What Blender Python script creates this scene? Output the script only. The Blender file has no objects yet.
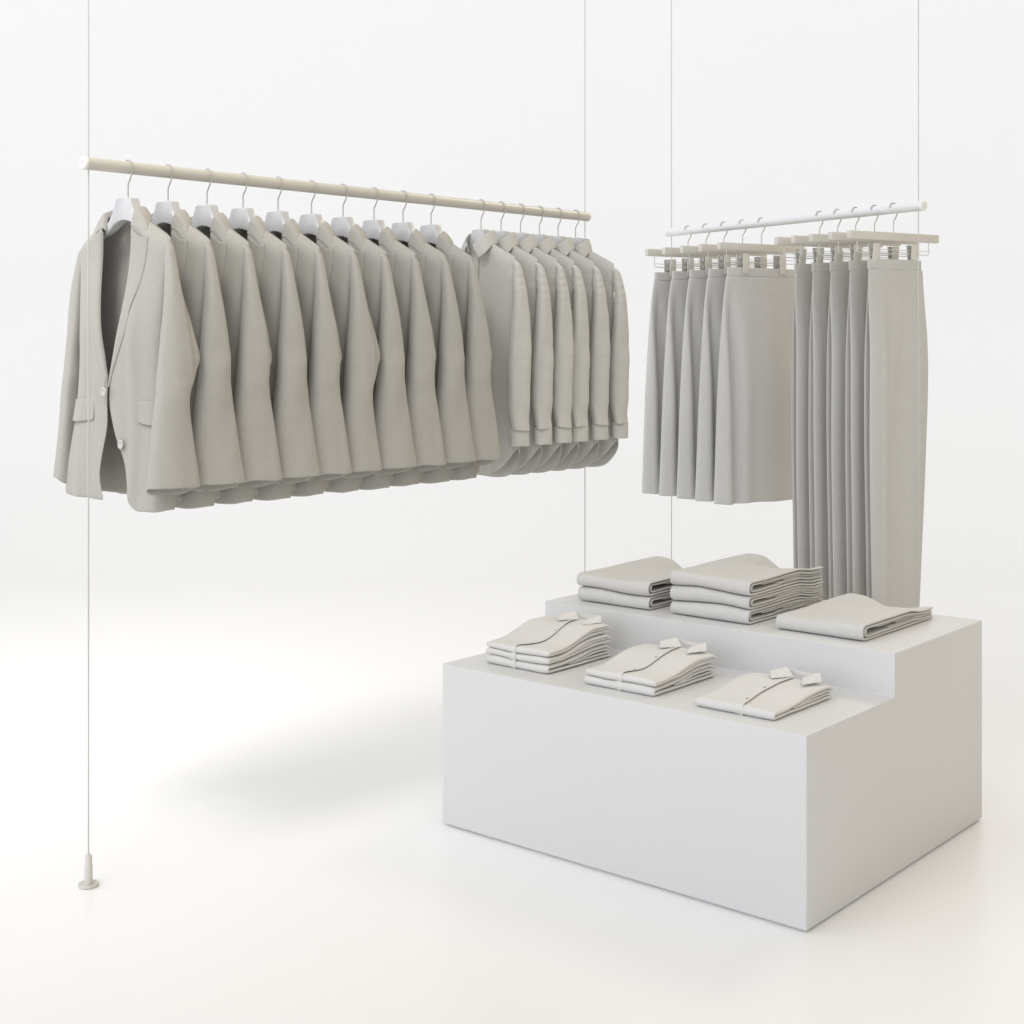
import bpy, bmesh, math, random
from mathutils import Vector, noise
random.seed(7)
scene = bpy.context.scene
col = scene.collection
PI = math.pi
F = 1422.0          # focal length in pixels of the 1024 px picture
CAM_H = 1.5
RAIL_Z = 1.996

# ------------------------------------------------------------------ camera
cd = bpy.data.cameras.new('camera')
cam = bpy.data.objects.new('camera', cd); col.objects.link(cam)
cam.location = (0, 0, CAM_H); cam.rotation_euler = (PI/2, 0, 0)
cd.sensor_width = 36; cd.lens = 36*F/1024; cd.shift_y = -(512-343)/1024
cd.clip_start = 0.05; cd.clip_end = 200
scene.camera = cam
scene.render.resolution_x = 1024; scene.render.resolution_y = 1024

# ------------------------------------------------------------------ world: a pale studio, cool on the left, warmer and dimmer on the right
w = bpy.data.worlds.new('World'); scene.world = w; w.use_nodes = True
nt = w.node_tree; nt.nodes.clear()
wo = nt.nodes.new('ShaderNodeOutputWorld'); bg = nt.nodes.new('ShaderNodeBackground')
tc = nt.nodes.new('ShaderNodeTexCoord'); dot = nt.nodes.new('ShaderNodeVectorMath'); dot.operation = 'DOT_PRODUCT'
dot.inputs[1].default_value = Vector((-0.86, -0.50, -0.17)).normalized()
mr = nt.nodes.new('ShaderNodeMapRange'); mr.inputs[1].default_value = -0.9; mr.inputs[2].default_value = 0.9
ramp = nt.nodes.new('ShaderNodeValToRGB')
ramp.color_ramp.elements[0].color = (0.36, 0.27, 0.13, 1)
ramp.color_ramp.elements[1].color = (1.11, 1.135, 1.185, 1)
e = ramp.color_ramp.elements.new(0.5); e.color = (0.757, 0.770, 0.795, 1)
e = ramp.color_ramp.elements.new(0.27); e.color = (0.50, 0.44, 0.315, 1)
nt.links.new(tc.outputs['Generated'], dot.inputs[0]); nt.links.new(dot.outputs['Value'], mr.inputs[0])
nt.links.new(mr.outputs[0], ramp.inputs[0]); nt.links.new(ramp.outputs[0], bg.inputs[0]); nt.links.new(bg.outputs[0], wo.inputs[0])
bg.inputs[1].default_value = 1.46

# ------------------------------------------------------------------ lamps: one big softbox over the camera side of the rails, one weak one behind right
def area(name, loc, target, size, energy, color):
    ld = bpy.data.lights.new(name, 'AREA'); ld.shape = 'DISK'; ld.size = size; ld.energy = energy; ld.color = color
    o = bpy.data.objects.new(name, ld); col.objects.link(o); o.location = loc
    d = Vector(target) - Vector(loc); o.rotation_euler = d.to_track_quat('-Z', 'Y').to_euler()
    return o
k_ = area('softbox_lamp', (-2.2, 1.6, 5.8), (-1.7, 5.9, 0.0), 1.9, 16, (1.0, 0.965, 0.90)); k_.data.spread = math.radians(45)

area('rear_softbox_lamp', (2.9, 6.9, 4.6), (0.4, 3.9, 0.2), 1.8, 8.5, (1.0, 0.89, 0.77)).data.spread = math.radians(70)
scene.view_settings.view_transform = 'Standard'
scene.view_settings.look = 'None'
scene.view_settings.exposure = 0; scene.view_settings.gamma = 1
scene.view_settings.use_curve_mapping = False
scene.render.engine = 'CYCLES'
scene.cycles.max_bounces = 8; scene.cycles.diffuse_bounces = 5

# ------------------------------------------------------------------ materials
def mat(name, color, rough=0.5, spec=0.5, sheen=0.0, metal=0.0, bump=None, mottle=0.0, coat=0.0):
    m = bpy.data.materials.new(name); m.use_nodes = True
    n = m.node_tree.nodes; l = m.node_tree.links; b = n['Principled BSDF']
    b.inputs['Base Color'].default_value = (*color, 1); b.inputs['Roughness'].default_value = rough
    b.inputs['Specular IOR Level'].default_value = spec; b.inputs['Metallic'].default_value = metal
    b.inputs['Sheen Weight'].default_value = sheen; b.inputs['Sheen Roughness'].default_value = 0.4
    b.inputs['Coat Weight'].default_value = coat; b.inputs['Coat Roughness'].default_value = 0.15
    t = n.new('ShaderNodeTexCoord')
    if mottle:
        ns = n.new('ShaderNodeTexNoise'); ns.inputs['Scale'].default_value = 75; ns.inputs['Detail'].default_value = 6
        cr = n.new('ShaderNodeMix'); cr.data_type = 'RGBA'
        cr.inputs['A'].default_value = (*[c*(1-mottle) for c in color], 1); cr.inputs['B'].default_value = (*[min(1, c*(1+mottle)) for c in color], 1)
        l.new(t.outputs['Object'], ns.inputs['Vector']); l.new(ns.outputs['Fac'], cr.inputs['Factor'])
        l.new(cr.outputs['Result'], b.inputs['Base Color'])
    if bump:
        sc, st, dist = bump
        n2 = n.new('ShaderNodeTexNoise'); n2.inputs['Scale'].default_value = sc; n2.inputs['Detail'].default_value = 3
        bp = n.new('ShaderNodeBump'); bp.inputs['Strength'].default_value = st; bp.inputs['Distance'].default_value = dist
        l.new(t.outputs['Object'], n2.inputs['Vector']); l.new(n2.outputs['Fac'], bp.inputs['Height']); l.new(bp.outputs['Normal'], b.inputs['Normal'])
    return m

M = {}
M['floor'] = mat('studio_floor_paint', (0.85, 0.85, 0.85), rough=0.22, spec=0.45)
M['plinth'] = mat('plinth_paint', (0.63, 0.627, 0.62), rough=0.34, spec=0.45, bump=(260, 0.05, 0.001))
M['jacket'] = mat('jacket_wool', (0.395, 0.382, 0.352), rough=0.9, spec=0.12, sheen=0.15, bump=(230, 0.55, 0.0016), mottle=0.06)
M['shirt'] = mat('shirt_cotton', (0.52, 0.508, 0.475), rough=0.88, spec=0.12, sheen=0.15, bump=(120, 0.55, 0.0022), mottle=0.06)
M['skirt'] = mat('skirt_wool', (0.56, 0.551, 0.53), rough=0.9, spec=0.12, sheen=0.15, bump=(230, 0.55, 0.0016), mottle=0.06)
M['trouser'] = mat('trouser_wool', (0.53, 0.518, 0.49), rough=0.9, spec=0.12, sheen=0.15, bump=(230, 0.55, 0.0016), mottle=0.06)
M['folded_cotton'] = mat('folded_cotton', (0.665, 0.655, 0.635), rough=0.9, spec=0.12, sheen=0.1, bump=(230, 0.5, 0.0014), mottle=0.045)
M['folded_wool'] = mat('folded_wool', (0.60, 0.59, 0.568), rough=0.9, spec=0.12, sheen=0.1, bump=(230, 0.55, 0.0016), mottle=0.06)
M['rail'] = mat('rail_paint', (0.58, 0.56, 0.51), rough=0.18, spec=0.5)
M['rail_lit'] = mat('rail_paint_lit', (0.72, 0.72, 0.72), rough=0.18, spec=0.5)  # same paint as the left rail, its brighter light put into the colour
M['cap'] = mat('end_cap_paint', (0.80, 0.78, 0.74), rough=0.35, spec=0.5)
M['hanger'] = mat('hanger_plastic', (0.53, 0.53, 0.54), rough=0.18, spec=0.5)
M['barwood'] = mat('hanger_bar_paint', (0.60, 0.575, 0.52), rough=0.4, spec=0.4)
M['wire'] = mat('hook_steel', (0.50, 0.485, 0.445), rough=0.35, metal=0.6)
M['frame_wire'] = mat('frame_wire', (0.66, 0.65, 0.62), rough=0.4, metal=0.2)
M['cable'] = mat('cable_steel', (0.55, 0.54, 0.52), rough=0.45, metal=0.2)
M['anchor'] = mat('anchor_paint', (0.58, 0.565, 0.53), rough=0.4, spec=0.4)
M['button'] = mat('button_shell', (0.48, 0.47, 0.445), rough=0.35, spec=0.5)
M['clip'] = mat('clip_plastic', (0.62, 0.60, 0.55), rough=0.4, spec=0.4)
M['spring'] = mat('clip_spring', (0.42, 0.415, 0.40), rough=0.4, metal=0.6)

# ------------------------------------------------------------------ helpers
def interp(pts, z):
    """smooth curve through (z, value) knots, z descending or ascending"""
    if pts[0][0] > pts[-1][0]: pts = pts[::-1]
    if z <= pts[0][0]: return pts[0][1]
    if z >= pts[-1][0]: return pts[-1][1]
    for i in range(len(pts)-1):
        if pts[i][0] <= z <= pts[i+1][0]: break
    x0, y0 = pts[i]; x1, y1 = pts[i+1]; h = x1-x0; d = (y1-y0)/h
    def slope(k):
        if k <= 0 or k >= len(pts)-1: return None
        a = (pts[k][1]-pts[k-1][1])/(pts[k][0]-pts[k-1][0]); b = (pts[k+1][1]-pts[k][1])/(pts[k+1][0]-pts[k][0])
        return 0.0 if a*b <= 0 else 2*a*b/(a+b)
    m0 = slope(i); m1 = slope(i+1)
    if m0 is None: m0 = d
    if m1 is None: m1 = d
    t = (z-x0)/h
    return (2*t**3-3*t**2+1)*y0+(t**3-2*t**2+t)*h*m0+(-2*t**3+3*t**2)*y1+(t**3-t**2)*h*m1
def sm(a, b, x):
    t = max(0.0, min(1.0, (x-a)/(b-a))); return t*t*(3-2*t)
def gs(x, c, s): return math.exp(-((x-c)/s)**2)
def nz(x, y, s): return noise.noise(Vector((x, y, s*7.31)))

def raw(name, verts, faces, material, smooth=True):
    me = bpy.data.meshes.new(name); me.from_pydata(verts, [], faces); me.update()
    bm = bmesh.new(); bm.from_mesh(me); bmesh.ops.remove_doubles(bm, verts=bm.verts, dist=1e-6)
    bmesh.ops.recalc_face_normals(bm, faces=bm.faces); bm.to_mesh(me); bm.free()
    for p in me.polygons: p.use_smooth = smooth
    me.materials.append(material)
    return me
def grid(fn, nu, nv, closed=False):
    vs = [tuple(fn(i/(nu if closed else nu-1), j/(nv-1))) for j in range(nv) for i in range(nu)]
    fs = []
    for j in range(nv-1):
        for i in range(nu if closed else nu-1):
            a = j*nu+i; b = j*nu+(i+1) % nu
            fs.append((a, b, b+nu, a+nu))
    return vs, fs
def join(*parts):
    V = []; Fc = []
    for v, f in parts:
        o = len(V); V += v; Fc += [tuple(i+o for i in q) for q in f]
    return V, Fc
def bake(me, solid=None, sub=0, bevel=None, offset=0.0, angle=None):
    """apply modifiers to the mesh once so that copies can share it"""
    o = bpy.data.objects.new('tmp', me); col.objects.link(o)
    if solid:
        m = o.modifiers.new('s', 'SOLIDIFY'); m.thickness = solid; m.offset = offset; m.use_even_offset = False
    if bevel:
        m = o.modifiers.new('b', 'BEVEL'); m.width = bevel[0]; m.segments = bevel[1]; m.limit_method = 'ANGLE'; m.angle_limit = math.radians(35)
    if sub:
        m = o.modifiers.new('u', 'SUBSURF'); m.levels = sub; m.render_levels = sub
    dg = bpy.context.evaluated_depsgraph_get(); dg.update()
    n = bpy.data.meshes.new_from_object(o.evaluated_get(dg)); n.name = me.name
    nm = me.name
    bpy.data.objects.remove(o); bpy.data.meshes.remove(me); n.name = nm
    if angle is not None:
        n.set_sharp_from_angle(angle=math.radians(angle))
    return n
def cloth(name, vf, material, t=0.003, sub=1):
    return bake(raw(name, vf[0], vf[1], material), solid=t, sub=sub)
def hard(name, vf, material, bevel=None, angle=40):
    me = raw(name, vf[0], vf[1], material)
    return bake(me, bevel=bevel, angle=angle)
def obj(name, me, parent=None, loc=(0, 0, 0)):
    o = bpy.data.objects.new(name, me); col.objects.link(o); o.location = loc
    if parent: o.parent = parent
    return o
def thing(name, loc=(0, 0, 0), rz=0.0):
    o = bpy.data.objects.new(name, None); col.objects.link(o); o.location = loc; o.rotation_euler = (0, 0, rz); o.empty_display_size = .05
    return o
def tag(o, label, cat, group=None):
    o['label'] = label; o['category'] = cat
    if group: o['group'] = group
    return o
def copy_tree(o, parent=None):
    c = o.copy(); col.objects.link(c); c.parent = parent
    for ch in o.children: copy_tree(ch, c)
    return c
def box(x0, x1, y0, y1, z0, z1):
    v = [(x, y, z) for z in (z0, z1) for y in (y0, y1) for x in (x0, x1)]
    return v, [(0, 2, 3, 1), (4, 5, 7, 6), (0, 1, 5, 4), (2, 6, 7, 3), (0, 4, 6, 2), (1, 3, 7, 5)]
def tube(pts, r, n=10, cap=True):
    P = [Vector(p) for p in pts]; rr = r if isinstance(r, (list, tuple)) else [r]*len(P)
    V = []; Fc = []; up = None
    for i, p in enumerate(P):
        t = ((P[min(i+1, len(P)-1)]-p).normalized() + (p-P[max(i-1, 0)]).normalized()).normalized()
        if up is None:
            up = t.orthogonal().normalized()
        up = (up - t*up.dot(t)).normalized(); s = t.cross(up)
        for k in range(n):
            a = 2*PI*k/n; V.append(tuple(p+(up*math.cos(a)+s*math.sin(a))*rr[i]))
    for i in range(len(P)-1):
        for k in range(n):
            a = i*n+k; b = i*n+(k+1) % n; Fc.append((a, b, b+n, a+n))
    if cap:
        Fc.append(tuple(range(n-1, -1, -1))); Fc.append(tuple((len(P)-1)*n+k for k in range(n)))
    return V, Fc
def lathe(prof, n=32):
    """prof: (r, z) from bottom to top around z"""
    V = []; Fc = []
    for r, z in prof:
        for k in range(n): V.append((r*math.cos(2*PI*k/n), r*math.sin(2*PI*k/n), z))
    for i in range(len(prof)-1):
        for k in range(n):
            a = i*n+k; b = i*n+(k+1) % n; Fc.append((a, b, b+n, a+n))
    Fc.append(tuple(range(n-1, -1, -1))); Fc.append(tuple((len(prof)-1)*n+k for k in range(n)))
    return V, Fc
def move(vf, d): return [(x+d[0], y+d[1], z+d[2]) for x, y, z in vf[0]], vf[1]
def prism(poly, y0, y1):
    """polygon in x,z extruded along y"""
    n = len(poly); V = [(x, y0, z) for x, z in poly]+[(x, y1, z) for x, z in poly]
    Fc = [tuple(range(n)), tuple(range(2*n-1, n-1, -1))]+[(i, (i+1) % n, (i+1) % n+n, i+n) for i in range(n)]
    return V, Fc

# ------------------------------------------------------------------ setting: studio floor sweeping up into a backdrop
prof = [(-14, 0.0), (-4, 0), (2, 0), (6, 0), (8.2, 0), (8.7, 0), (9.0, 0)]
R = 2.0
prof += [(9.0+R*math.sin(a*PI/2/28), R-R*math.cos(a*PI/2/28)) for a in range(1, 29)] + [(9.0+R, 3.4), (9.0+R, 6.0), (9.0+R, 9.0)]
vs = []; fs = []
for y, z in prof:
    vs += [(-14, y, z), (14, y, z)]
for i in range(len(prof)-1): fs.append((2*i, 2*i+1, 2*i+3, 2*i+2))
k = 5
nf = 5
fl = raw('floor', vs[:2*nf], fs[:nf-1], M['floor'])
o = obj('floor', fl); o['kind'] = 'structure'
bkv = vs[2*(nf-1):]; bkf = [tuple(i-2*(nf-1) for i in q) for q in fs[nf-1:]]
o = obj('backdrop', raw('backdrop', bkv, bkf, M['floor'])); o['kind'] = 'structure'

# ------------------------------------------------------------------ plinth (two-step display podium)
PO = Vector((0.7475, 3.609, 0)); PRZ = math.atan2(-.646, .763)
def pod(p, q, z=0):
    c, s = math.cos(PRZ), math.sin(PRZ)
    return (PO.x+p*c-q*s, PO.y+p*s+q*c, z)
L_, D1, D2, Z1, Z2 = 1.264, 0.508, 1.133, 0.503, 0.628
pl = thing('display_plinth', (PO.x, PO.y, 0), PRZ)
tag(pl, 'white two step display plinth carrying stacks of folded clothes', 'plinth')
poly = [(0, .006), (D2, .006), (D2, Z2), (D1, Z2), (D1, Z1), (0, Z1)]
V = [(-L_, y, z) for y, z in poly]+[(0, y, z) for y, z in poly]
n = len(poly)
Fc = [(0, 1, 4, 5), (1, 2, 3, 4), (11, 10, 7, 6), (10, 9, 8, 7)]+[(i, (i+1) % n, (i+1) % n+n, i+n) for i in range(n)]
obj('stepped_body', hard('stepped_body', (V, Fc), M['plinth'], bevel=(.0040, 3)), pl)
obj('recessed_base', hard('recessed_base', box(-L_+.012, -.012, .012, D2-.012, 0.0, .0065), M['plinth']), pl)

# ------------------------------------------------------------------ rails
def rail(name, A, B, ext, label, paint, zc=RAIL_Z):
    a = Vector((*A, 0)); b = Vector((*B, 0)); L = (b-a).length; u = (b-a).normalized()
    t = thing(name, (a.x, a.y, 0), math.atan2(-u.x, u.y))     # local Y runs along the rail
    tag(t, label, 'clothes rail', 'clothes rails hung on thin vertical cables')
    def along(prof):
        v, f = lathe(prof, 40); return [(x, z, -y+zc) for x, y, z in v], f
    r = .0182
    obj('rail_tube', hard('rail_tube', along([(r, -ext+.004), (r, L+ext-.004)]), paint), t)
    for s, y in ((-1, -ext), (1, L+ext)):
        e0 = [(r, y-s*.004), (r+.0006, y-s*.002), (r+.0006, y+s*.004), (r-.002, y+s*.0065), (.0075, y+s*.0065), (.0065, y+s*.003), (.0038, y+s*.003), (.003, y+s*.0055)]
        if s < 0: e0 = e0[::-1]
        obj('end_cap', hard('end_cap', along(e0), M['cap'], angle=50), t)
    for y in (0, L):
        c = obj('suspension_cable', hard('suspension_cable', tube([(0, y, .085), (0, y, 4.6)], .0021, 8), M['cable']), t)
        w_ = [(.026, 0), (.028, .002), (.028, .007), (.0265, .009), (.022, .0065), (.0115, .006), (.0112, .008), (.0112, .058), (.0102, .0595), (.0098, .060), (.0098, .084), (.0088, .0855), (.0040, .086), (.0030, .092), (.0024, .096)]
        obj('floor_anchor', hard('floor_anchor', move(lathe(w_, 36), (0, y, 0)), M['anchor'], angle=50), c)
    return a, u, t
LA, LU, _ = rail('hanging_rail', (-1.170, 3.928), (.286, 5.578), .013, 'long beige painted rail on the left carrying jackets and shirts', M['rail'])
RA, RU, _ = rail('hanging_rail', (1.474, 5.157), (.715, 6.376), .020, 'shorter white looking rail on the right carrying skirts and trousers', M['rail_lit'])

def on_rail(A, U, px):
    k = (px-512)/F; t = (k*A.y-A.x)/(U.x-k*U.y)
    return (A.x+U.x*t, A.y+U.y*t, RAIL_Z)
LRZ = math.atan2(-LU.x, LU.y); RRZ = math.atan2(-RU.x, RU.y)

# ------------------------------------------------------------------ hangers
def hook_pts(zb):
    pts = [(0, 0, zb), (0, 0, zb+.02), (0, 0, -.050), (.0025, 0, -.044), (.010, 0, -.034), (.0185, 0, -.020)]
    r = .0212
    for a in range(-30, 176, 12):
        pts.append((r*math.cos(math.radians(a)), 0, .0005+r*math.sin(math.radians(a))))
    return pts
hook_me = hard('hook', tube(hook_pts(-.092), .0022, 8), M['wire'])
def coat_hanger(nx=1.0):
    t = thing('coat_hanger')
    half = [(.026, -.0865), (.036, -.088), (.041, -.104), (.053, -.127), (.076, -.149), (.10, -.162), (.135, -.182), (.165, -.200),
            (.168, -.205), (.162, -.210), (.13, -.199), (.10, -.188), (.076, -.179), (.060, -.170), (.042, -.159), (.020, -.152)]
    top = [(x, z) for x, z in half[:8]]; bot = [(x, z) for x, z in half[8:]]
    poly = [(-x, z) for x, z in reversed(top)] + top + bot + [(0, -.1495)] + [(-x, z) for x, z in reversed(bot)]
    v, f = prism(poly, -.016, .016)
    v = [(x*nx, y*(1-.62*sm(.052, .11, abs(x)))-.002, z-(.030*sm(.05, .08, abs(x)) if nx < 1 else 0)) for x, y, z in v]
    obj('shoulder_bow', hard('shoulder_bow', (v, f), M['hanger'], bevel=(.004, 3), angle=30), t)
    obj('hook', hook_me, t)
    return t

def clip_hanger(zc, outer):
    t = thing('clip_hanger')
    obj('wooden_bar', hard('wooden_bar', box(-.229, .232, -.011, .011, -.119, -.0885), M['barwood'], bevel=(.0015, 2)), t)
    obj('hook', hook_me, t)
    fr = [(-.187, 0, -.118), (-.187, 0, -.158), (-.184, 0, -.164), (-.178, 0, -.166), (.178, 0, -.166), (.184, 0, -.164), (.187, 0, -.158), (.187, 0, -.118)]
    obj('wire_frame', hard('wire_frame', join(tube(fr, .0019, 8), tube([(-.186, 0, -.152), (.186, 0, -.152)], .0013, 8)), M['frame_wire']), t)
    for x in (-.100, .100):
        pf = [(x-.017, -.131), (x+.017, -.131), (x+.017, zc), (x-.017, zc)]
        a = prism(pf, -.0155, -.0115); b = prism(pf, .0115, .0155)
        a = ([(p[0], p[1]+(-.006 if outer else (.0075 if p[2] < -.17 else 0)), p[2]) for p in a[0]], a[1]); b = ([(p[0], p[1]-(-.006 if outer else (.0075 if p[2] < -.17 else 0)), p[2]) for p in b[0]], b[1])
        c = obj('clip', hard('clip', join(a, b), M['clip'], bevel=(.001, 2)), t)
        obj('spring', hard('spring', tube([(x-.013, 0, -.174), (x+.013, 0, -.174)], .005, 12), M['spring']), c)
        obj('pivot', hard('pivot', box(x-.014, x-.006, -.009, .009, -.148, -.136), M['spring']), c)
    return t

# ------------------------------------------------------------------ jacket
CX = -.018
xfR = [(-.13, .072), (-.2, .072), (-.3, .070), (-.4, .060), (-.5, .038), (-.58, .014), (-.615, .004), (-.66, .002), (-.72, .022), (-.8, .062), (-.86, .086), (-.9, .102), (-.93, .124), (-.955, .155)]
xfL = [(-.13, -.072), (-.2, -.072), (-.3, -.068), (-.4, -.056), (-.5, -.034), (-.58, -.008), (-.615, .006), (-.66, .002), (-.72, .004), (-.8, -.012), (-.86, -.020), (-.9, -.010), (-.935, .008)]
def jk_W(z): return interp([(-.12, .214), (-.2, .221), (-.3, .212), (-.42, .203), (-.56, .198), (-.75, .215), (-.96, .235)], z)
def zs(x, zn=-.130, xn=.068, k=.50):
    a = abs(x); d = max(0, a-xn)
    return zn - k*d - .25*max(0, a-.205)
def jk_front(z): return -(.027+.027*sm(-.2, -.5, z))
def jk_fold(x, z, s, side):
    g = sm(-.25, -.9, z)
    return g*(.010*nz(x*9, z*1.3+2, s+side) + .004*nz(x*22, z*2, s+side+3))
def jk_front_y(x, z, s):
    W = jk_W(z)+(.022*sm(-.5, -.9, z) if x < 0 else 0); r = min(1, abs(x)/W)
    y = .004+(jk_front(z)-.004)*(1-r**(3.2+8*sm(-.7, -.95, z)))**(1/2.4)
    y += jk_fold(x, z, s, 1)*(1-r**4)
    sg = 1 if x > 0 else -1
    y -= .017*gs(abs(x), .116+.016*sm(-.4, -.95, z), .017)*sm(-.26, -.5, z)*(1 if sg > 0 else .6)
    y += .006*gs(abs(x), .075, .022)*sm(-.5, -.8, z)
    return y
def jk_top(x, z):
    v = max(0.0, min(1.0, (zs(x)-z)/.82)); return max(min(1.0, v/.045)**.5, .25*(1-sm(.068, .10, abs(x))))
def jk_body(s):
    NF, NB, NV = 20, 28, 54
    def fn(u, v):
        i = round(u*(2*NF+NB-1)); 
        top_r = min(1.0, v/.05)**.5
        if i < NF or i >= NF+NB:
            L = i < NF
            a = (NF-1-i)/(NF-1) if False else (i/(NF-1) if L else (2*NF+NB-1-i)/(NF-1))      # 0 at the front edge, 1 at the side
            hemz = -.937 if L else -.957
            hemz += .004*nz(a*2, 0, s+5)
            z0 = -.135+(hemz+.135)*v
            xe = interp(xfL if L else xfR, z0); W = jk_W(z0)+(.022*sm(-.5, -.9, z0) if L else 0)
            x = xe + ((-W if L else W)-xe)*math.sin(a*PI/2)
            zt = zs(x); z = zt+(hemz-zt)*v
            hx = hemz + (.008 if L else .005)*sm(.4, 1, a); z = zt+(hx-zt)*v
            y = jk_front_y(x, z, s)
            if L:
                y -= .006*sm(-.5, -.62, z)*gs(a, 0, .5)
                y -= .012*gs(a, 0, .35)*sm(-.7, -.9, z)
            else:
                y -= .010*gs(a, 0, .4)*sm(-.72, -.95, z)
            y = .004+(y-.004)*jk_top(x, z)
        else:
            b = (i-NF+.5)/NB                                    # 0..1 left side to right side
            th = -PI/2+b*PI
            hemz = -.932+.003*nz(b*3, 1, s)
            z0 = -.135+(hemz+.135)*v
            W = jk_W(z0)+(.022*sm(-.5, -.9, z0) if b < .5 else 0); x = W*math.sin(th)
            zt = zs(x); z = zt+(hemz-zt)*v
            r = min(1, abs(x)/W)
            y = .004+(.046*jk_top(x, z))*(1-r**(2.6+8*sm(-.7, -.95, z)))**(1/2.2)+jk_fold(x, z, s, 9)*.9*(1-r**4)
        return (x+CX, y, z)
    vf = grid(fn, 2*NF+NB, NV)
    # straight cut in the collar area stays open at the neck
    return vf
def sleeve(side, s, elbow=1.0, cuff=-.888, wide=1.0, shear=.30, thin=1.0, x_off=0.0, shirt=False, top=-.212, nv=72, length=None):
    cx = [(top-.003, .168), (top, .195), (top-.006, .213), (top-.032, .232), (top-.11, .242), (-.45, .247), (-.6, .250), (-.75, .254), (cuff, .262)]
    if shirt:
        yb = [(-.2, .012), (-.26, .024), (-.4, .042), (-.55, .050), (-.7, .044), (-.9, .034)]
        yf = [(-.2, -.012), (-.26, -.024), (-.4, -.044), (-.55, -.056), (-.7, -.058), (-.9, -.050)]
        th = [(-.2, .010), (-.3, .018), (-.5, .021), (-.7, .021), (-.9, .019)]
    else:
        yb = [(-.2, .010), (-.26, .012), (-.33, .019), (-.42, .029+.009*elbow), (-.50, .037+.018*elbow), (-.535, .041+.023*elbow), (-.548, .040+.023*elbow), (-.566, .032+.021*elbow), (-.60, .034+.004*(elbow > .9)), (-.65, .038-.014*(elbow > .9)), (-.75, .050-.016*(elbow > .9)), (-.9, .067-.018*(elbow > .9))]
        yf = [(-.2, -.010), (-.26, -.014), (-.33, -.021), (-.45, -.033), (-.55, -.044), (-.7, -.062), (-.8, -.074), (-.9, -.086)]
        th = [(-.2, .009), (-.26, .015), (-.4, .024), (-.6, .026), (-.75, .028), (-.9, .033)]
    def fn(u, v):
        # path: first goes outward over the shoulder, then down
        if v < .16:
            t = v/.16
            ang = t*PI/2
            px = .178+(.052 if shirt else .044)*math.sin(ang); pz = top-.002-.045*(1-math.cos(ang))**1.1
            nx, nzv = math.sin(ang)*.0+math.cos(ang)*0, 0
            dirx, dirz = -math.sin(ang), -math.cos(ang)      # inner normal direction in xz
            dirx, dirz = math.sin(ang), math.cos(ang)        # outward normal of the path
        else:
            t = (v-.16)/.84
            pz = (top-.047)+(cuff-(top-.047))*t
            px = interp([(top-.047, .230 if shirt else .222), (top-.12, .241 if shirt else .236), (-.45, .246), (-.6, .250), (-.75, .254), (cuff, .262)], pz)
            dirx, dirz = 1, 0
        a = 2*PI*u
        c, sn = math.cos(a), math.sin(a)
        hz = pz
        B, Fy = interp(yb, hz)*wide, interp(yf, hz)*wide
        if shirt: B *= .66; Fy *= .72
        grow = .62+.38*sm(0, .21, v)
        m = (B+Fy)/2; h = (B-Fy)/2*grow
        y = m+h*(abs(sn)**.85)*(1 if sn >= 0 else -1)
        tk = interp(th, hz)*thin*grow
        off = tk*(abs(c)**.72)*(1 if c >= 0 else -1)
        g = sm(-.28, -.5, pz)
        if shirt: g *= 1-sm(-.70, -.79, pz)
        off += g*(.006*nz(y*14, pz*3, s+side)+.003*nz(y*30, pz*6, s+side+4))
        if shirt: off += .0045*nz(y*22, pz*13, s+2)+.0035*nz(y*9, pz*34, s+12)*gs(pz, -.5, .14)*(1-sm(-.70, -.79, pz))+.0035*math.sin(pz*240+3*nz(y*20, pz*9, s))*gs(pz, -.27, .07)*(1 if sn < .2 else .2)
        else:
            off += .0045*nz(y*8, pz*16, s+11)*gs(pz, -.55, .12)
            yl = .002+.030*sm(-.24, -.62, pz)
            if c > 0: off -= .011*sm(yl-.002, yl+.009, y)*sm(-.26, -.36, pz)*(1-sm(-.55, -.60, pz))
        x = px+dirx*off+x_off+shear*(y-m)*g
        z = pz+dirz*off
        if not shirt: z -= .024*max(0, -c)*sm(.84, 1, v)
        z += .004*nz(y*20, 0, s)*sm(.9, 1, v)
        return (side*x+CX, y, z)
    return grid(fn, 60, nv, closed=True)
def lapel(side, s):
    xo = [(-.203, .153), (-.25, .151), (-.31, .140), (-.41, .110), (-.52, .060), (-.60, .018), (-.622, .010)]
    def fn(u, v):
        z = -.175+(-.62+.175)*v
        xi = abs(interp(xfR if side > 0 else xfL, z)); xi = xi if z > -.60 else .006
        zt = z - .028*(1-sm(0, .2, v))*sm(0, .8, u)          # notch slopes down and outward
        x2 = interp(xo, zt)
        x = xi-.002+(max(x2, xi+.006)-xi)*u
        y = jk_front_y(side*x, zt, s)
        y = .004+(y-.004)*jk_top(x, zt)
        y -= .0022+.0055*math.sin(PI*min(1, u*1.0))**.7*(1-.55*v)
        if side < 0: y -= .006*sm(-.5, -.62, z)
        y += .007*(1-sm(0, .12, u))
        return (side*x+CX, y, zt)
    return grid(fn, 12, 40)
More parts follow.
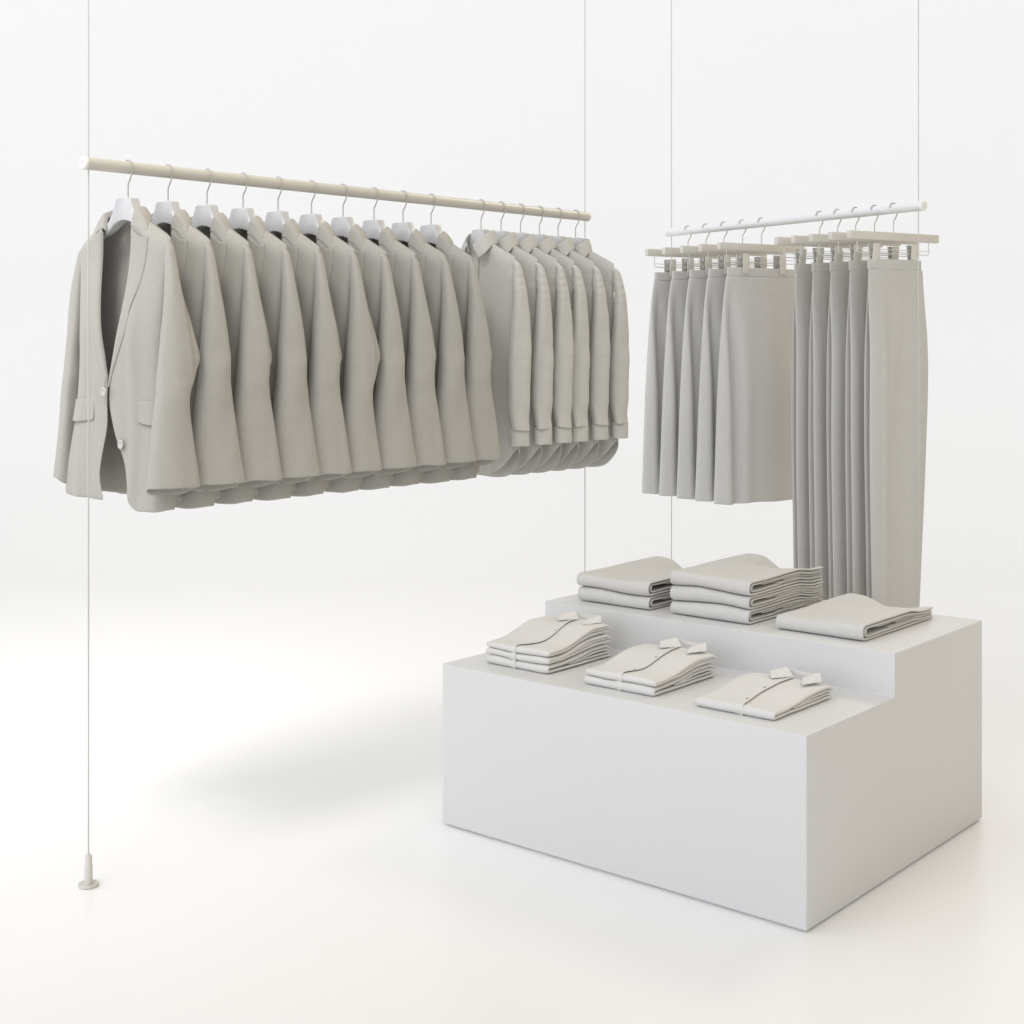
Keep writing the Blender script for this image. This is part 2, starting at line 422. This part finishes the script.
def collar(s):
    #       neck seam            fold line            outer edge      (x,y,z) for the right half from the notch to centre back
    K = [((.062, -.018, -.178), (.069, -.026, -.168), (.130, -.026, -.206)),
         ((.066, -.012, -.155), (.074, -.022, -.143), (.138, -.015, -.184)),
         ((.068, -.008, -.138), (.074, -.018, -.122), (.132, -.010, -.170)),
         ((.064, .012, -.132), (.066, .012, -.111), (.108, .022, -.152)),
         ((.048, .030, -.130), (.047, .032, -.107), (.066, .050, -.148)),
         ((.022, .040, -.130), (.022, .042, -.105), (.030, .062, -.146)),
         ((.000, .042, -.130), (.000, .044, -.105), (.000, .064, -.146))]
    full = K + [tuple((-a, b, c) for a, b, c in k) for k in reversed(K[:-1])]
    def fn(u, v):
        t = u*(len(full)-1); i = min(int(t), len(full)-2); w_ = t-i
        P = [Vector(full[i][k]).lerp(Vector(full[i+1][k]), w_) for k in range(3)]
        if v < .35: p = P[0].lerp(P[1], v/.35)
        else:
            q = (v-.35)/.65; p = P[1].lerp(P[2], q); 
            p = p + Vector((0, 0, .007*math.sin(PI*q)))
        return (p.x+CX, p.y, p.z)
    return grid(fn, 37, 11)
def flap(side, s):
    def fn(u, v):
        x = (.146 if side > 0 else .066)+u*(.074 if side > 0 else .160); z = -.652-.008*u-(.062)*v - .004*math.sin(PI*u)*v
        y = jk_front_y(side*x, z, s)-.004-.004*v
        if side < 0: y -= .006*.3
        return (side*x+CX, y, z)
    return grid(fn, 14, 8)
def button(x, z, y, r=.0132, tilt=0):
    v, f = lathe([(0.001, 0), (r*.8, 0), (r, .0012), (r, .003), (r*.86, .0042), (r*.62, .0036), (r*.5, .0026), (.001, .0026)], 20)
    v = [(a+x, y-c, b+z) for a, b, c in v]
    holes = []
    return v, f
def make_jacket(s, elbow):
    t = thing('jacket')
    obj('body', cloth('jacket_body', jk_body(s), M['jacket'], .0032), t)
    obj('collar', cloth('collar', collar(s), M['jacket'], .003), t)
    for side in (-1, 1):
        obj('sleeve', cloth('sleeve', sleeve(side, s, elbow if side > 0 else .3, wide=1 if side > 0 else .85), M['jacket'], .0028), t)
        obj('lapel', cloth('lapel', lapel(side, s), M['jacket'], .0022), t)
        obj('pocket_flap', cloth('pocket_flap', flap(side, s), M['jacket'], .0026, sub=1), t)
    for x, z, L in ((.008, -.632, True), (.068, -.778, False)):
        y = jk_front_y(x, z, s)-.006-(.014 if L else .003)
        obj('button', hard('button', button(x+CX, z, y), M['button'], angle=50), t)
    return t

# ------------------------------------------------------------------ shirt
def sh_W(z): return interp([(-.12, .184), (-.2, .189), (-.3, .186), (-.42, .190), (-.6, .195), (-.97, .210)], z)
def sh_y(x, z, s, front):
    W = sh_W(z); r = min(1, abs(x)/W)
    d = -(.020+.020*sm(-.2, -.5, z)) if front else (.020+.018*sm(-.2, -.5, z))
    y = d*(1-r**3)**(1/2.4)
    y += sm(-.22, -.6, z)*(.012*nz(x*11, z*1.6, s+(1 if front else 5))+.004*nz(x*30, z*9, s))*(1-r**4)
    if front: y += sm(-.26, -.5, z)*(-.010*gs(abs(x), .115, .016)+.005*gs(abs(x), .08, .02))
    y += (.006*nz(x*45, z*55, s))*gs(abs(x), .178, .022)*gs(z, -.29, .12)
    return y
def shirt_hem(x): return -.868-.100*(1-min(1, abs(x)/.205)**3.4)**.9
def make_shirt(s):
    t = thing('shirt')
    NF, NB, NV = 34, 34, 48
    def fn(u, v):
        i = round(u*(NF+NB)) % (NF+NB); front = i < NF
        b = ((i+.5)/NF) if front else ((i-NF+.5)/NB)
        th = (PI/2-b*PI) if front else (-PI/2+b*PI)
        z0 = -.14+(-.96+.14)*v; W = sh_W(z0); x = W*math.sin(th)
        zt = zs(x, -.134, .060, .46); hz = shirt_hem(x)-(0 if front else .012); z = zt+(hz-zt)*v
        y = sh_y(x, z, s, front)*(.2+.8*min(1, v/.05)**.5)
        return (x, y, z)
    obj('body', cloth('shirt_body', grid(fn, NF+NB, NV, closed=True), M['shirt'], .0018), t)
    for side in (-1, 1):
        v, f = sleeve(side, s, cuff=-.800, shirt=True, shear=.20, top=-.205)
        v = [(x-CX-side*(.022+.014*sm(-.3, -.8, z)), y, z) for x, y, z in v]
        sl = obj('sleeve', cloth('sleeve', (v, f), M['shirt'], .0018), t)
        def cf(u, w_, side=side):
            a = 2*PI*u; c, sn = math.cos(a), math.sin(a)
            z = -.794-.062*w_
            y = -.007+.0315*(abs(sn)**.85)*(1 if sn > 0 else -1)
            x = .221+.004*w_+.020*(abs(c)**.9)*(1 if c > 0 else -1)+.20*(y+.009)+.003*nz(y*20, z*20, s+side)
            return (side*x, y, z)
        obj('cuff', cloth('cuff', grid(cf, 32, 7, closed=True), M['shirt'], .0022), sl)
    # collar: stand and leaf with points
    K = [((.012, -.046, -.172), (.012, -.050, -.142), (.052, -.056, -.196)),
         ((.036, -.040, -.158), (.036, -.044, -.122), (.078, -.046, -.178)),
         ((.058, -.014, -.140), (.056, -.014, -.100), (.078, -.016, -.152)),
         ((.058, .014, -.134), (.054, .016, -.090), (.070, .020, -.138)),
         ((.034, .036, -.132), (.032, .038, -.087), (.040, .046, -.134)),
         ((.000, .044, -.132), (.000, .046, -.086), (.000, .054, -.133))]
    full = K + [tuple((-a, b, c) for a, b, c in k) for k in reversed(K[:-1])]
    def fc(u, v):
        t_ = u*(len(full)-1); i = min(int(t_), len(full)-2); w_ = t_-i
        P = [Vector(full[i][k]).lerp(Vector(full[i+1][k]), w_) for k in range(3)]
        p = P[0].lerp(P[1], v/.4) if v < .4 else P[1].lerp(P[2], (v-.4)/.6)
        return tuple(p)
    obj('collar', cloth('collar', grid(fc, 31, 11), M['shirt'], .0024), t)
    def pf(u, v):
        z = -.185+(-.955+.185)*v; x = -.016+.032*u
        return (x, sh_y(x, z, s, True)*(.2+.8*min(1, ((-.135-z)/.8)/.05)**.5)-.0035, z)
    obj('placket', cloth('placket', grid(pf, 5, 40), M['shirt'], .0018), t)
    for k_ in range(6):
        z = -.25-.115*k_
        obj('button', hard('button', button(0, z, sh_y(0, z, s, True)-.006, r=.0058), M['button'], angle=50), t)
    return t

# ------------------------------------------------------------------ skirt
def make_skirt(s):
    t = thing('skirt')
    def fn(u, v):
        a = 2*PI*u; sn, c = math.sin(a), math.cos(a)
        z = -.222+(-1.146+.222)*v
        W = interp([(-.2, .183), (-.35, .205), (-.7, .230), (-1.15, .252)], z)
        x = W*(abs(sn)**.9)*(1 if sn > 0 else -1)
        d = .0150+.037*sm(-.22, -.75, z)
        y = d*(abs(c)**.8)*(1 if c > 0 else -1)*(1 if c < 0 else .8)
        g = sm(-.22, -.55, z)
        if c < 0:
            y += g*(.030*gs(x, -.172+.01*v, .017)-.016*gs(x, -.212, .018)-.008*gs(x, -.12, .03))
            y += g*(.014*gs(x, .16, .03)-.008*gs(x, .03, .05))
            y += g*.007*nz(x*12, z*1.2, s)
        else: y += g*.012*nz(x*10, z*1.0, s+3)
        z += .006*nz(x*8, 0, s)*v
        return (x, y, z)
    obj('skirt_body', cloth('skirt_body', grid(fn, 96, 40, closed=True), M['skirt'], .0032), t)
    def wb(u, v):
        a = 2*PI*u; sn, c = math.sin(a), math.cos(a)
        z = -.188-.036*v
        x = .1835*(abs(sn)**.9)*(1 if sn > 0 else -1)
        y = (.0152)*(abs(c)**.8)*(1 if c > 0 else -1)+.0025*nz(x*14, z*5, s)*abs(c)
        z -= .004*math.sin((x/.2)*PI/2)**2*-1*(1-v)*0
        return (x, y, z)
    obj('waistband', cloth('waistband', grid(wb, 64, 6, closed=True), M['skirt'], .0034), t)
    return t

# ------------------------------------------------------------------ trousers
def make_trousers(s, near=False):
    t = thing('trousers')
    for k_ in (0, 1):
        yo = -.0155 if k_ == 0 else .0155
        def fn(u, v, k_=k_, yo=yo):
            a = 2*PI*u; sn, c = math.sin(a), math.cos(a)
            z = -.222+(-1.525+.222)*v; th_ = .40+.60*sm(-.22, -.6, z)
            xr = interp([(-.2, .145), (-.3, .150), (-.6, .158), (-.9, .146), (-1.3, .120), (-1.53, .106)], z)
            xl = -interp([(-.2, .132), (-.4, .140), (-.8, .142), (-1.2, .136), (-1.53, .130)], z)-(.0 if k_ == 0 else -.012)
            xr -= .0 if k_ == 0 else .010
            W = (xr-xl)/2; m = (xr+xl)/2
            x = m+W*(abs(sn)**.8)*(1 if sn > 0 else -1)
            e = 1-min(1, abs((x-m)/W))**3
            d = (.0165*e**.7+.0012)*th_
            y = yo*th_+d*(1 if c > 0 else -1)*min(1, abs(c)*6)
            g = sm(-.24, -.5, z)
            y += g*(.008*math.sin((x-m)/W*3.3+s*1.7+k_*2)+.006*nz(x*9, z*1.1, s+k_*3))*(.6+.4*e)
            if c < 0: y -= .0045*gs(x, -.080, .009)*g+.003*sm(-.086, -.074, x)*g
            y += .007*gs(x, .015-.06*sm(-.2, -.8, z), .018)*(1-sm(-.3, -1.0, z))*g*(1 if c < 0 else 0)*-1
            return (x, y, z)
        obj('leg', cloth('trouser_leg', grid(fn, 64, 48, closed=True), M['trouser'], .0022), t)
    def wb(u, v):
        a = 2*PI*u; sn, c = math.sin(a), math.cos(a)
        z = -.187-.040*v
        x = .007+.1385*(abs(sn)**.8)*(1 if sn > 0 else -1)
        y = (.0128*max(0, 1-(abs(sn)**.8)**3)**.7+.0012)*(1 if c > 0 else -1)*min(1, abs(c)*6)+.002*nz(x*14, z*5, s)
        return (x, y, z)
    obj('waistband', cloth('waistband', grid(wb, 64, 6, closed=True), M['trouser'], .0026), t)
    return t

# ------------------------------------------------------------------ place the garments
def jit(a): return random.uniform(-a, a)
ORD = ['first', 'second', 'third', 'fourth', 'fifth', 'sixth', 'seventh', 'eighth', 'ninth', 'tenth']
hang = coat_hanger(); shang = coat_hanger(.86)
jackets = [make_jacket(1, 1.0), make_jacket(4, .15), make_jacket(9, .45)]
seq = [0, 1, 2, 1, 2, 0, 1, 2, 1, 2]
used = set()
def place(proto, loc, rz, key):
    o = proto if key not in used else copy_tree(proto)
    used.add(key)
    o.location = loc; o.rotation_euler = (0, 0, rz)
    return o
JPX = [128, 168, 207, 243, 278, 311.5, 343, 374, 403, 431]
for i, px in enumerate(JPX):
    loc = on_rail(LA, LU, px); rz = LRZ+(0 if i == 0 else math.radians(jit(2.0)))
    h = place(hang, loc, rz, 'hang')
    j = place(jackets[seq[i]], loc, rz, ('j', seq[i]))
    if i == 0:
        tag(j, 'light grey jacket at the near end, open front with lapels and buttons in view', 'jacket', 'jackets hanging on the left rail')
        tag(h, 'white broad shouldered hanger inside the fully visible first jacket at the near rail end', 'hanger', 'white hangers under the jackets')
    elif i == 9:
        tag(j, 'last light grey jacket of the row, hanging directly before the shirts', 'jacket', 'jackets hanging on the left rail')
        tag(h, 'white broad shouldered hanger inside the last jacket, just before the shirts', 'hanger', 'white hangers under the jackets')
    else:
        tag(j, f'light grey jacket, {ORD[i]} from the near left end of the long rail', 'jacket', 'jackets hanging on the left rail')
        tag(h, f'white broad shouldered hanger holding the {ORD[i]} jacket from the near left end', 'hanger', 'white hangers under the jackets')
shirts = [make_shirt(2), make_shirt(6)]
SPX = [481, 501, 520.5, 539.5, 558, 575.5]
for i, px in enumerate(SPX):
    loc = on_rail(LA, LU, px); rz = LRZ-math.radians((8, 4.5, 4, 7, 4.5, .5)[i])
    h = place(shang, loc, rz, 'shang')
    j = place(shirts[i % 2], loc, rz, ('s', i % 2))
    nm = {0: 'grey long sleeved shirt hanging right behind the last jacket, its front edge in view', 5: 'grey long sleeved shirt at the far right end of the long rail'}
    hn = {0: 'white hanger inside the first shirt, next to the last jacket', 5: 'white hanger inside the last shirt at the far end of the long rail'}
    tag(j, nm.get(i, f'grey long sleeved shirt, {ORD[i]} of the six shirts counted from the jackets'), 'shirt', 'shirts hanging on the left rail')
    tag(h, hn.get(i, f'white hanger holding the {ORD[i]} shirt counted from the jackets'), 'hanger', 'white hangers under the shirts')

skh = clip_hanger(-.213, True); trh = clip_hanger(-.200, False)
skirts = [make_skirt(3), make_skirt(8)]
KPX = [688, 706, 724, 742.5, 761.5]
for i, px in enumerate(KPX):
    loc = on_rail(RA, RU, px); rz = RRZ+math.radians(0 if i == 4 else jit(1.0))
    h = place(skh, loc, rz, 'skh'); j = place(skirts[i % 2], loc, rz, ('k', i % 2))
    nm = {0: 'long grey skirt at the far left end of the short rail', 4: 'long grey skirt nearest the trousers, its whole wide front in view'}
    hn = {0: 'clip hanger with beige bar at the far left end of the short rail', 4: 'clip hanger with beige bar holding the skirt whose whole front shows'}
    tag(j, nm.get(i, f'long grey skirt, {ORD[i]} from the far left end of the short rail'), 'skirt', 'skirts hanging on the right rail')
    tag(h, hn.get(i, f'clip hanger with beige bar holding the {ORD[i]} skirt from the left'), 'hanger', 'clip hangers over the skirts')
trs = [make_trousers(1), make_trousers(5)]
TPX = [819.5, 837.5, 855.5, 874.5, 893.5]
for i, px in enumerate(TPX):
    loc = on_rail(RA, RU, px); rz = RRZ+math.radians(0 if i == 4 else jit(1.0))
    h = place(trh, loc, rz, 'trh'); j = place(trs[i % 2], loc, rz, ('t', i % 2))
    nm = {0: 'long grey trousers next to the skirts, seen only as a narrow strip', 4: 'long grey trousers at the near right rail end, whole flat side in view'}
    hn = {0: 'clip hanger with beige bar holding the trousers next to the skirts', 4: 'clip hanger at the near right rail end, its long beige bar fully in view'}
    tag(j, nm.get(i, f'long grey trousers, {ORD[i]} pair counted from the skirts'), 'trousers', 'trousers hanging on the right rail')
    tag(h, hn.get(i, f'clip hanger with beige bar holding the {ORD[i]} trousers counted from the skirts'), 'hanger', 'clip hangers over the trousers')

# ------------------------------------------------------------------ folded clothes
def folded(name, material, W, L, G, z_lo, z_hi, ts, off, rnd, s, inset, curl=0.0, ragged=.006, slit=.4, fill=()):
    """nested folded sheets: each runs from the back along the top, round the front fold and back along the bottom;
    fill = flat inner sheets (start, height fraction, thickness)"""
    K = len(ts); parts = []
    def layer(fn, nu, t):
        v, f = grid(fn, nu, 24)
        me = bake(raw('layer', v, f, material), solid=t, sub=1)
        parts.append(([tuple(q.co) for q in me.vertices], [tuple(p.vertices) for p in me.polygons])); bpy.data.meshes.remove(me)
    for k_ in range(K):
        q0 = inset[k_]
        Lk = L-(ragged*abs(nz(k_*3.3, 1, s))*3 if k_ else 0); Lb = L-(ragged*abs(nz(k_*2.1, 7, s))*3)
        dx = .0025*nz(k_*1.7, 3, s) if k_ else 0
        def o_(q, xn, k_=k_):
            a = off[k_]
            if not slit: return a
            b = (k_+.5)*G(q, xn)*.80/(2*K)
            return a+(min(b, a*1.15)-a)*sm(0, slit, q/L)
        NS = 30; NA = 11
        def fn(u, v, k_=k_, q0=q0, Lk=Lk, Lb=Lb, dx=dx, o_=o_):
            xn = (v-.5)*2; x = dx+W*(v-.5)
            i = round(u*(2*NS+NA-1))
            if i < NS:
                q = q0+(Lk-q0)*(1-i/NS); zz = z_hi(q, xn)-o_(q, xn)-curl*sm(L-.032, L, q)**1.5
            elif i >= NS+NA:
                q = q0+(Lb-q0)*((i-NS-NA+1)/NS); zz = z_lo(q, xn)+o_(q, xn)
            else:
                th = PI/2-(i-NS)/(NA-1)*PI
                zt = z_hi(q0, xn)-o_(q0, xn); zb = z_lo(q0, xn)+o_(q0, xn)
                c_, s_ = math.cos(th), math.sin(th); r = (zt-zb)/2
                zz = (zt+zb)/2+r*(abs(s_)**.92)*(1 if s_ > 0 else -1); q = q0-min(r, rnd)*(abs(c_)**.92)
            x += .0016*nz(q*22, zz*50, s+k_)+.003*nz(q*6, k_*2, s+5)*(1 if xn > 0 else -1)
            zz += .0006*nz(x*30, q*30, s+k_*2)
            return (x, q+rnd+.0025*nz(xn*1.5, k_, s+9), zz)
        layer(fn, 2*NS+NA, ts[k_])
    for n_, (qs, fr, t, qe) in enumerate(fill):
        def ff(u, v):
            xn = (v-.5)*2; q = qs+(qe-qs)*u
            lo = z_lo(q, xn)+off[-1]+ts[-1]/2; hi = z_hi(q, xn)-off[-1]-ts[-1]/2-curl*sm(L-.032, L, q)**1.5
            z = lo+t*.55+(max(hi-lo-t*1.1, 0))*fr
            return (W*(v-.5)*(1-.004*n_)+.0015*nz(q*14, n_, s), q+rnd, z)
        layer(ff, 26, t)
    v, f = join(*parts)
    me = bpy.data.meshes.new(name); me.from_pydata(v, [], f); me.update(); me.materials.append(material)
    for p in me.polygons: p.use_smooth = True
    return me

def top_T(q, xn, s, n, L):
    """height of the n-th interface of a trouser stack (fabric swells towards the middle and thins at the back)"""
    base = .0015+n*.0455
    r = q/L
    hump = (.004*sm(.1, .55, r)-.016*sm(.62, .86, r)*sm(-.75, -.1, xn))*min(n, 1)*(1-.10*n)
    hump += .002*gs(r, .78, .30)*(1-sm(-.5, .5, xn))*min(n, 1)
    hump -= (.010+.006*n)*sm(.58, .84, r)*sm(-.6, -.05, xn)*(1-sm(.35, .98, xn))*min(n, 1)
    wav = .004*math.sin(xn*2.4+n*1.3+s)+.003*nz(xn*1.5, r*2+n, s)
    if n == 0: wav = 0; hump = 0
    return base+hump+wav*(1-.3*r)
def trouser_stack(p, q, n, s, names, w=.292):
    L = .462
    for k_ in range(n):
        def zl(qq, xn, k_=k_): return top_T(qq, xn, s, k_, L)+(.0006 if k_ else 0)
        def zh(qq, xn, k_=k_): return top_T(qq, xn, s, k_+1, L)-.0006
        def G(qq, xn, k_=k_): return max(.02, zh(qq, xn)-zl(qq, xn))
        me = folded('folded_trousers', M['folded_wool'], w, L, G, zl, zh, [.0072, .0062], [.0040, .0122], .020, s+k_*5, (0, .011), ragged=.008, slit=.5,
                    fill=[(.15, .10, .0036, L-.004), (.07+.02*(k_ % 2), .90, .0036, L-.010), (.20-.03*(k_ % 2), .50, .0040, L-.006)])
        o = obj('folded_trousers', me); o.location = pod(p+jit(.002), q+jit(.002), Z2); o.rotation_euler = (0, 0, PRZ+math.radians(jit(.6)))
        tag(o, names[k_], 'trousers', 'folded trousers on the upper step')
trouser_stack(-1.032, .573, 2, 2, ['lower folded grey trousers of the pile of two at the left back of the plinth', 'upper folded grey trousers of the pile of two at the left back of the plinth'])
trouser_stack(-.659, .579, 3, 6, ['bottom folded grey trousers of the pile of three on the upper step', 'middle folded grey trousers of the tall pile of three on the upper step', 'topmost folded grey trousers of the pile of three on the upper step'])
trouser_stack(-.277, .582, 1, 11, ['single folded grey trousers lying alone at the right of the upper step'])

def top_S(q, xn, s, n, L):
    """height of the n-th interface of a shirt stack: thin at the front fold, swelling towards the collar"""
    if n == 0: return .0012
    r = q/L
    rise = (.007+n*.0105)*sm(.14, .74, r)
    wav = .0022*math.sin(xn*3+n+s)+.0022*nz(xn*1.5, r*3+n, s)
    return .006+n*.0215+rise+wav
def shirt_stack(p, q, n, s, names, curve):
    W, L = .250, .318
    for k_ in range(n):
        top = k_ == n-1
        def zl(qq, xn, k_=k_): return top_S(qq, xn, s, k_, L)+(.0004 if k_ else 0)+.0025*sm(.88, 1, abs(xn))
        def zh(qq, xn, k_=k_): return top_S(qq, xn, s, k_+1, L)-.0005-.0038*sm(.86, 1, abs(xn))
        t = thing('folded_shirt', pod(p+jit(.003), q+jit(.003), Z1), PRZ+math.radians(jit(.8)))
        tag(t, names[k_], 'shirt', 'folded shirts on the lower step')
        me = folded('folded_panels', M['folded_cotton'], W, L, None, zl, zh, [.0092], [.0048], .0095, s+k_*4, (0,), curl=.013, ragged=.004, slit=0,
                    fill=[(.10, .15, .0060, L-.010), (.13, .85, .0060, L-.014)])
        obj('folded_panels', me, t)
        R0 = .009
        # button placket running from the front fold to the collar
        def px_(r): return curve*interp([(0, .0), (.3, .043), (.6, .034), (1, .006)], r)+(1-curve)*interp([(0, .030), (.4, .013), (1, .020)], r)
        NS = 40
        def pf(u, v, k_=k_):
            # u across: 0 left .. 1 the free edge ; v along : 0 lower front .. 1 collar
            i = v
            if i < .12:
                a = i/.12; th = -PI/2*.75+a*(PI/2+PI/2*.75)
                zt = zh(0, 0); zb = zl(0, 0); c_ = math.cos(th); s_ = math.sin(th)
                x = px_(0)-.045*(1-u)
                zz = (zt+zb)/2+((zt-zb)/2-.003+.0060*u)*(abs(s_)**.8)*(1 if s_ > 0 else -1); qq = -(R0-.0030+.0052*u)*(abs(c_)**.8)
            else:
                r = (i-.12)/.88; qq = r*(L-.022); x = px_(r)-.045*(1-u); zz = zh(qq, 2*x/W)-.0040+.0086*u
            return (x, qq+R0, zz)
        obj('placket', cloth('placket', grid(pf, 5, NS), M['folded_cotton'], .0020), t)
        for r in ((.16, .52, .84) if top else ()):
            qq = r*(L-.022); x = px_(r)-.013
            v, f = lathe([(.001, 0), (.0036, 0), (.0042, .001), (.0040, .0016), (.0026, .0012), (.001, .0012)], 16)
            obj('button', hard('button', move((v, f), (x, qq+R0, zh(qq, 0)+.0042)), M['button'], angle=50), t)
        # collar: stand ring and two leaves
        zc = zh(L-.03, 0)
        if top:
            LP = dict(a=(-.054, .282, .013), b=(-.022, .318, .022), c=(-.022, .236, .0045), d=(.018, .298, .0045))
            RP = dict(a=(.050, .288, .008), b=(.086, .322, .021), c=(.082, .222, .0045), d=(.112, .288, .006))
            ridge = [Vector(LP['d']), Vector(LP['b']), Vector((.034, .334, .012)), Vector(RP['b']), Vector(RP['a'])]
            def rp(u):
                t_ = min(u*4, 3.9999); i = int(t_); w_ = t_-i
                P = [ridge[max(0, i-1)], ridge[i], ridge[i+1], ridge[min(4, i+2)]]
                return .5*((2*P[1])+(P[2]-P[0])*w_+(2*P[0]-5*P[1]+4*P[2]-P[3])*w_*w_+(3*P[1]-P[0]-3*P[2]+P[3])*w_**3)
            def cs(u, v, zc=zc):
                p_ = rp(u); return (p_.x, p_.y-.003*(1-v), zc+.001+(p_.z-.001)*v)
            def leaf(D):
                def lf(u, v, zc=zc):
                    a, b, c, d = (Vector(D[k__]) for k__ in 'abcd')
                    p_ = a.lerp(b, u).lerp(c.lerp(d, u), v)
                    p_.z += .005*math.sin(PI*min(1, v*1.25))*(.4+u)
                    return (p_.x, p_.y, zc+p_.z)
                return lf
            def back(u, v, zc=zc):
                p_ = rp(.25+.5*u); return (p_.x+(p_.x-.02)*.2*v, p_.y+.004*v, zc+max(-.004, p_.z-.020*v))
            obj('collar', cloth('collar', join(grid(cs, 16, 4), grid(leaf(LP), 9, 8), grid(leaf(RP), 9, 8)), M['folded_cotton'], .0026), t)
shirt_stack(-1.037, .087, 3, 3, ['bottom folded cream shirt of the pile of three at the left front of the plinth', 'middle folded cream shirt of the pile of three at the left front', 'topmost folded cream shirt of the pile of three, collar and curved button edge in view'], 1.0)
shirt_stack(-.639, .069, 2, 5, ['lower folded cream shirt of the pile of two between the other shirt piles', 'upper folded cream shirt of the pile of two, collar in view'], .6)
shirt_stack(-.256, .065, 1, 8, ['single folded cream shirt with collar lying alone at the right of the lower step'], .0)
